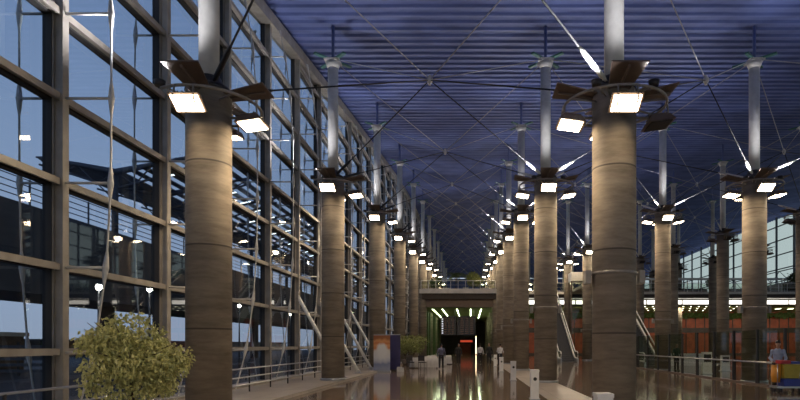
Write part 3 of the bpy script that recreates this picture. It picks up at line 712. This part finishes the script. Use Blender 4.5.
for e in br:
    leaves(f, e*.85+Vector((0,0,.02)), (.27,.27,.2), 190, .075, rn, .05, .5)
    leaves(f, Vector((e.x*.6, e.y*.6, e.z*.85+.05)), (.26,.26,.24), 150, .075, rn, .05, .5)
for _ in range(14):
    an = rn.uniform(0,6.28); q = Vector((.62*math.cos(an), .55*math.sin(an), 1.0)); leaves(f, q, (.22,.22,.26), 90, .075, rn, .0, .5)
leaves(f, (.05,-.1,.92), (.5,.45,.3), 700, .075, rn, .1, .5)
f.build('foliage', M['leaf'], r)

# ---------------------------------------------------------------- people
def remeshed(mb, vox, name, m):
    o = mb.build(name, m); md = o.modifiers.new('r', 'REMESH'); md.mode = 'VOXEL'; md.voxel_size = vox; md.use_smooth_shade = True
    sm = o.modifiers.new('s', 'SMOOTH'); sm.iterations = 4; sm.factor = .5
    bpy.context.view_layer.update()
    me = bpy.data.meshes.new_from_object(o.evaluated_get(bpy.context.evaluated_depsgraph_get()))
    bpy.data.objects.remove(o); me.name = name
    return me
def limb(mb, pts, rads, n=10):
    # closed tapered tube with round joints
    mb.tube(pts, rads, n)
    for p, r_ in zip(pts, rads): mb.sphere(p, r_*.99, 10, 6)
def person(loc, rz, label, shirt, stride=.0, lean=0., arms='down', cap=None, s=1., vox=.016, trousers='trouser', sleeve='long'):
    r = empty('person', loc, rz); r.scale = (s,s,s); tag(r, label, 'person', None)
    ln = lambda x, y, z: (x, y-lean*max(0, z-.95), z - .12*abs(lean)*max(0, z-.95))
    hip = [(-.09,0,.92),(.09,0,.92)]; kn = [(-.10,-.5*stride-.02,.49),(.10,.25*stride,.5)]; an = [(-.105,-.75*stride+.03*(stride>0),.085),(.105,.8*stride,.09+.05*(stride>0))]
    if arms == 'down': el = [(-.25,.03-.15*stride,1.12),(.25,.03+.15*stride,1.12)]; wr = [(-.26,-.08+.2*-stride,.87),(.26,-.06+.25*stride,.87)]
    elif arms == 'push': el = [(-.25,-.02,1.14),(.25,-.02,1.14)]; wr = [(-.19,-.28,1.02),(.19,-.28,1.02)]
    sh = [(-.172,0,1.385),(.172,0,1.385)]
    def body(grow, torso=True, armsf=1., legs=True, neck=True):
        b = MB(); g = grow
        if torso:
            for (z, rx, ry) in ((.92,.155,.105),(1.0,.15,.1),(1.1,.14,.095),(1.2,.15,.105),(1.3,.158,.112),(1.37,.125,.09)):
                c = ln(0,0,z); b.sphere(c, (rx+g, ry+g, .09+g), 14, 8)
            c = ln(0,0,1.42); b.sphere(c, (.10+g,.065+g,.055+g), 12, 8)
        for i in range(2):
            S, E, W = ln(*sh[i]), ln(*el[i]), ln(*wr[i])
            if armsf > 0:
                W2 = tuple(E[k]+(W[k]-E[k])*armsf for k in range(3)); limb(b, [S, E, W2], [.05+g,.038+g,.034+g if armsf < 1 else .028+g])
        if legs:
            for i in range(2): limb(b, [hip[i], kn[i], an[i]], [.088+g,.056+g,.04+g])
        return b
    b = body(0)
    c = ln(0,0,1.5); limb(b, [ln(0,.0,1.42), ln(0,-.01,1.54)], [.055,.052])
    hd = Vector(ln(0,-.02,1.64))
    b.sphere(hd, (.075,.095,.115), 18, 12); b.sphere(hd+Vector((0,-.03,-.06)), (.055,.06,.055), 12, 8)
    b.sphere(hd+Vector((0,-.098,-.015)), (.013,.022,.024), 8, 6)
    for sx in (-1,1): b.sphere(hd+Vector((sx*.077,.005,-.01)), (.012,.02,.03), 8, 6)
    for i in range(2):
        W, E = Vector(ln(*wr[i])), Vector(ln(*el[i])); d = (W-E).normalized(); sd = d.cross(Vector((0,1,0)) if abs(d.y) < .7 else Vector((1,0,0))).normalized(); 
        fwd = Vector((0,-1,0)) if arms == 'down' else Vector((1 if i == 0 else -1,0,0)); nrm = d.cross(fwd).normalized()
        palm = W+d*.05; limb(b, [W, W+d*.04, W+d*.085], [.024,.03,.03], 8)
        for q in range(4):
            o_ = fwd*(-.026+.0175*q); L_ = (.062,.072,.078,.068)[q]; st_ = W+d*.085+o_
            m1 = st_+d*L_*.5; m2 = m1+(d*.8-nrm*(.5 if i else -.5))*L_*.5; limb(b, [W+d*.06+o_, st_, m1, m2], [.0105,.0105,.0095,.009], 6)
        limb(b, [W+d*.02, W+d*.045+fwd*.035, W+d*.085+fwd*.045], [.013,.0115,.0105], 6)
    for i in range(2): limb(b, [an[i], (an[i][0], an[i][1]-.12, an[i][2]-.045)], [.036,.03])
    link('body', remeshed(b, vox*.7, 'body', M['skin']), r)
    sb = body(.016, True, .92 if sleeve == 'long' else .1, False)
    link('shirt', remeshed(sb, vox, 'shirt', M[shirt]), r)
    tb = MB()
    for i in range(2): limb(tb, [hip[i], kn[i], (an[i][0], an[i][1], an[i][2]+.0)], [.108,.078,.065])
    tb.sphere((0,0,.93), (.175,.125,.11), 14, 8)
    link('trousers', remeshed(tb, vox, 'trousers', M[trousers]), r)
    for i in range(2):
        a = an[i]; z = a[2]-.04
        MB().sphere((a[0], a[1]-.05, z), (.05,.14,.045), 12, 8).box((a[0], a[1]-.05, z-.035),(.085,.25,.02)).build('shoe', M['shoe'], r)
    for sx in (-1,1): MB().sphere(hd+Vector((sx*.028,-.086,.01)), (.011,.008,.007), 8, 6).build('eye', M['gasket'], r)
    MB().sphere(hd+Vector((0,-.085,-.052)), (.024,.008,.006), 8, 6).build('mouth', M['redp'], r)
    h = MB().sphere(hd+Vector((0,.018,.03)), (.084,.094,.1), 18, 12)
    h.build('hair', M['hair'], r)
    if cap: MB().sphere(hd+Vector((0,.0,.06)), (.088,.1,.075), 16, 10).box(hd+Vector((0,-.12,.06)), (.12,.09,.012)).build('cap', M[cap], r)
    return r
person((11.2,20.75,0), -.35, 'cleaner in pale blue shirt standing behind a yellow cleaning cart', 'shirt_bl', lean=.12, arms='push', s=1.04, vox=.012, cap='hair')
person((-1.98,39.2,0), PI, 'person in slate blue shirt and dark trousers walking away beside the white tables', 'shirt_na', stride=.3)
person((-.95,47.5,0), .3, 'person in black clothes standing in the middle of the aisle', 'shirt_bk')
person((.88,49.4,0), PI, 'person in white shirt and dark trousers on the aisle right of the centre', 'shirt_wh', stride=.2)
person((1.6,47.6,0), -.3, 'person in black clothes beside the person in the white shirt', 'shirt_bk', s=1.03)
person((2.36,45.0,0), PI*.9, 'person in white shirt leaning forward near the right column row', 'shirt_wh', lean=.2, arms='push')
person((13.15,36.3,0), .2, 'person in dark green clothes standing behind the glass barrier', 'shirt_gn')

# cleaning cart
r = empty('cleaning_cart', (10.93,19.9,0)); tag(r, 'janitor cart with yellow bag, blue bucket base and orange side bag', 'cart')
MB().box2((-.35,-.25,.16),(.52,.25,.22)).tube([(-.3,-.2,.2),(-.3,-.2,1.0)], .015, 8).tube([(.47,-.2,.2),(.47,-.2,1.0)], .015, 8).tube([(-.3,.2,.2),(-.3,.2,1.0)], .015, 8).tube([(.47,.2,.2),(.47,.2,1.0)], .015, 8).build('frame', M['rail'], r)
MB().box2((-.1,-.24,.22),(.5,.22,.46)).box2((-.12,-.26,.44),(.52,.24,.48)).build('bucket', M['blu'], r)
m = MB(); m.add([(-.06,-.2,.5),(.44,-.2,.5),(.44,.18,.5),(-.06,.18,.5),(-.1,-.24,.98),(.5,-.24,.98),(.5,.22,.98),(-.1,.22,.98)], [(0,3,2,1),(4,5,6,7),(0,1,5,4),(1,2,6,5),(2,3,7,6),(3,0,4,7)]).build('yellow_bag', M['yel'], r)
MB().tube([(-.26,0,.35),(-.25,0,.6),(-.24,0,.98)], [.13,.16,.15], 16).build('orange_bag', M['org'], r)
MB().box2((-.16,-.2,1.0),(.16,.2,1.12)).build('red_tray', M['redp'], r); MB().box2((.18,-.22,1.0),(.52,.22,1.08)).build('blue_tray', M['blu'], r)
MB().tube([(-.4,-.24,.98),(-.4,.24,.98)], .016, 8).build('push_bar', M['dark'], r)
for sx in (-.28,.45):
    for sy in (-.2,.2): MB().tube([(sx-.02,sy,.08),(sx+.02,sy,.08)], .08, 16).tube([(sx,sy,.08),(sx,sy,.17)], .015, 6).build('caster', M['dark'], r)

# ---------------------------------------------------------------- outside the glass wall
struct('ground_outside', MB().box2((-160,-40,-.3),(-8.95,200,-.05)), M['asphalt'], 'dark road surface outside the glass wall')
dk = MB().box2((-31,-20,4.6),(-25,170,9.6)); 
o = struct('elevated_road', dk, M['bridge'], 'dark elevated roadway outside the glass wall')
rl = empty('road_railing', (-25.1,-20,9.6)); tag(rl, 'dark metal railing with four bars on the elevated road outside', 'railing')
for i in range(60): MB().box2((-.04,2.5*i-.04,0),(.04,2.5*i+.04,1.45)).build('post', M['slate'], rl)
for z in (.35,.7,1.05,1.4): MB().tube([(0,0,z),(0,150,z)], .03, 6).build('rail', M['slate'], rl)
for i in range(10):
    o = MB().tube([(0,0,0),(0,0,4.7)], .5, 16).build('road_pier', M['bridge'], None, (-28,29+15*i,-.05)); tag(o, 'dark pier carrying the elevated road outside', 'pier', 'piers of the elevated road')
# canopy over the road
cn = empty('road_canopy', (-31,45,0)); tag(cn, 'dark steel canopy with white strip lights above the elevated road', 'canopy')
for i in range(16):
    y = 7*i
    m = MB(); pts = [(-3,y,16.4),(0,y,15.9),(3,y,15.3),(6,y,15.9),(11,y,16.9)]
    m.tube(pts, [.12,.2,.28,.2,.1], 8); m.tube([(-3,y,15.9),(0,y,15.0),(3,y,14.0),(6,y,14.8),(11,y,16.4)], .09, 6)
    for q in range(4): m.tube([(pts[q][0],y,pts[q][2]),((pts[q][0]+pts[q+1][0])/2,y,(14.9,14.3,14.3,15.4)[q]),(pts[q+1][0],y,pts[q+1][2])], .06, 6)
    m.build('rib', M['slate'], cn)
    if i < 15:
        for dy in (1.7,5.2): MB().box((7.5,y+dy,15.75),(3.0,.12,.08),0,Matrix.Rotation(-.2,3,'Y')).build('strip_light', M['ext_em'], cn)
    MB().tube([(3,y,9.6),(3,y,15)], .22, 10).build('post', M['slate'], cn)
m = MB()
for q in range(15):
    x = -3+q; z = interp([(-3,16.45),(0,15.95),(3,15.4),(6,15.95),(11,16.95)], x); m.box2((x-.3,0,z),(x+.3,105,z+.1))
m.build('roof_louvres', M['slate'], cn)
# distant building and tree, kiosk
bl = empty('brick_hut', (-30,31.8,0)); tag(bl, 'small brown brick hut outside beyond the left window', 'building')
MB().box2((-3.4,0,0),(1.2,5,2.2)).build('wall', M['brick'], bl); MB().box2((-3.6,-.2,2.2),(1.4,5.2,2.45)).build('roof', M['white'], bl); MB().box2((-2.4,-.03,.9),(-.6,.0,1.8)).build('window', M['gasket'], bl)
sh = empty('slatted_fence', (-25.5,30,0)); tag(sh, 'dark slatted fence outside behind the left mullion', 'fence')
for q in range(5): MB().box2((-3,0,.2+.32*q),(4.2,.06,.36+.32*q)).build('slat', M['slate'], sh)
for q in range(4): MB().box2((-3+2.3*q,.06,0),(-2.9+2.3*q,.14,1.8)).build('post', M['dark'], sh)
bush('roadside_shrub', (-24.2,33.5,-.05), (1.0,.9,.6), 800, .14, M['leafd'], 'dark shrub outside beside the brick hut', trunk=.9, seed=31)
bd = empty('distant_terminal', (-70,40,-.05)); tag(bd, 'low dark building far outside beyond the elevated road', 'building')
MB().box2((-12,0,0),(12,140,2.2)).build('wall', M['slate'], bd); MB().box2((-12.6,-.5,2.2),(12.6,140.5,2.5)).build('roof', M['bridge'], bd)
for i in range(12): MB().box2((11.9,4+11*i,1),(12.1,10+11*i,1.9)).build('window', M['gasket'], bd)
for i, (x, y, z) in enumerate(((-14,21.5,3.8),(-14,24.9,4.05),(-17,31,4.5),(-17,42,4.5),(-17,54,4.5),(-17,70,4.5))):
    r = empty('street_lamp', (x,y,-.05)); tag(r, 'lit street lamp outside the glass, %s from the camera' % (ORD[1:][i] if i else 'nearest'), 'street lamp', 'street lamps outside')
    MB().tube([(0,0,0),(0,0,z)], [.07,.04], 8).build('pole', M['slate'], r); MB().sphere((0,0,z+.08), .11, 12, 8).build('lamp_globe', M['street_em'], r); MB().tube([(0,0,z+.18),(0,0,z+.25)], [.14,.05], 12).build('cap', M['slate'], r)

# ---------------------------------------------------------------- world
w = bpy.data.worlds.new('dusk'); bpy.context.scene.world = w; w.use_nodes = True
nt = w.node_tree; nt.nodes.clear(); L = nt.links.new
out = nt.nodes.new('ShaderNodeOutputWorld'); bg = nt.nodes.new('ShaderNodeBackground'); L(bg.outputs[0], out.inputs[0])
tc = nt.nodes.new('ShaderNodeTexCoord'); sp = nt.nodes.new('ShaderNodeSeparateXYZ'); L(tc.outputs['Generated'], sp.inputs[0])
def ramp(stops):
    r = nt.nodes.new('ShaderNodeValToRGB'); e = r.color_ramp; e.elements[0].position = stops[0][0]; e.elements[0].color = (*stops[0][1],1)
    e.elements[1].position = stops[-1][0]; e.elements[1].color = (*stops[-1][1],1)
    for p, c in stops[1:-1]: k = e.elements.new(p); k.color = (*c,1)
    L(sp.outputs[2], r.inputs['Fac']); return r
ra = ramp([(0,(.46,.52,.66)),(.08,(.46,.55,.74)),(.3,(.33,.44,.67)),(.6,(.18,.28,.52)),(1,(.05,.1,.28))])
rb_ = ramp([(0,(.52,.58,.58)),(.3,(.50,.58,.60)),(.6,(.2,.3,.5)),(1,(.05,.1,.28))])
mr = nt.nodes.new('ShaderNodeMapRange'); mr.inputs['From Min'].default_value = -.1; mr.inputs['From Max'].default_value = .4; L(sp.outputs[0], mr.inputs[0])
mx = nt.nodes.new('ShaderNodeMix'); mx.data_type = 'RGBA'; L(mr.outputs[0], mx.inputs['Factor']); L(ra.outputs[0], mx.inputs['A']); L(rb_.outputs[0], mx.inputs['B'])
L(mx.outputs['Result'], bg.inputs['Color']); bg.inputs['Strength'].default_value = 1.0

# ---------------------------------------------------------------- camera
cd = bpy.data.cameras.new('camera'); cam = bpy.data.objects.new('camera', cd); C.objects.link(cam)
cam.location = (0,0,1.65); cam.rotation_euler = (PI/2,0,0)
cd.sensor_width = 36; cd.lens = 25.65; cd.shift_x = -70/800; cd.shift_y = 145/800; cd.clip_end = 1000
sc = bpy.context.scene; sc.camera = cam
sc.view_settings.view_transform = 'Standard'; sc.view_settings.look = 'None'; sc.view_settings.gamma = 1; sc.view_settings.exposure = 0
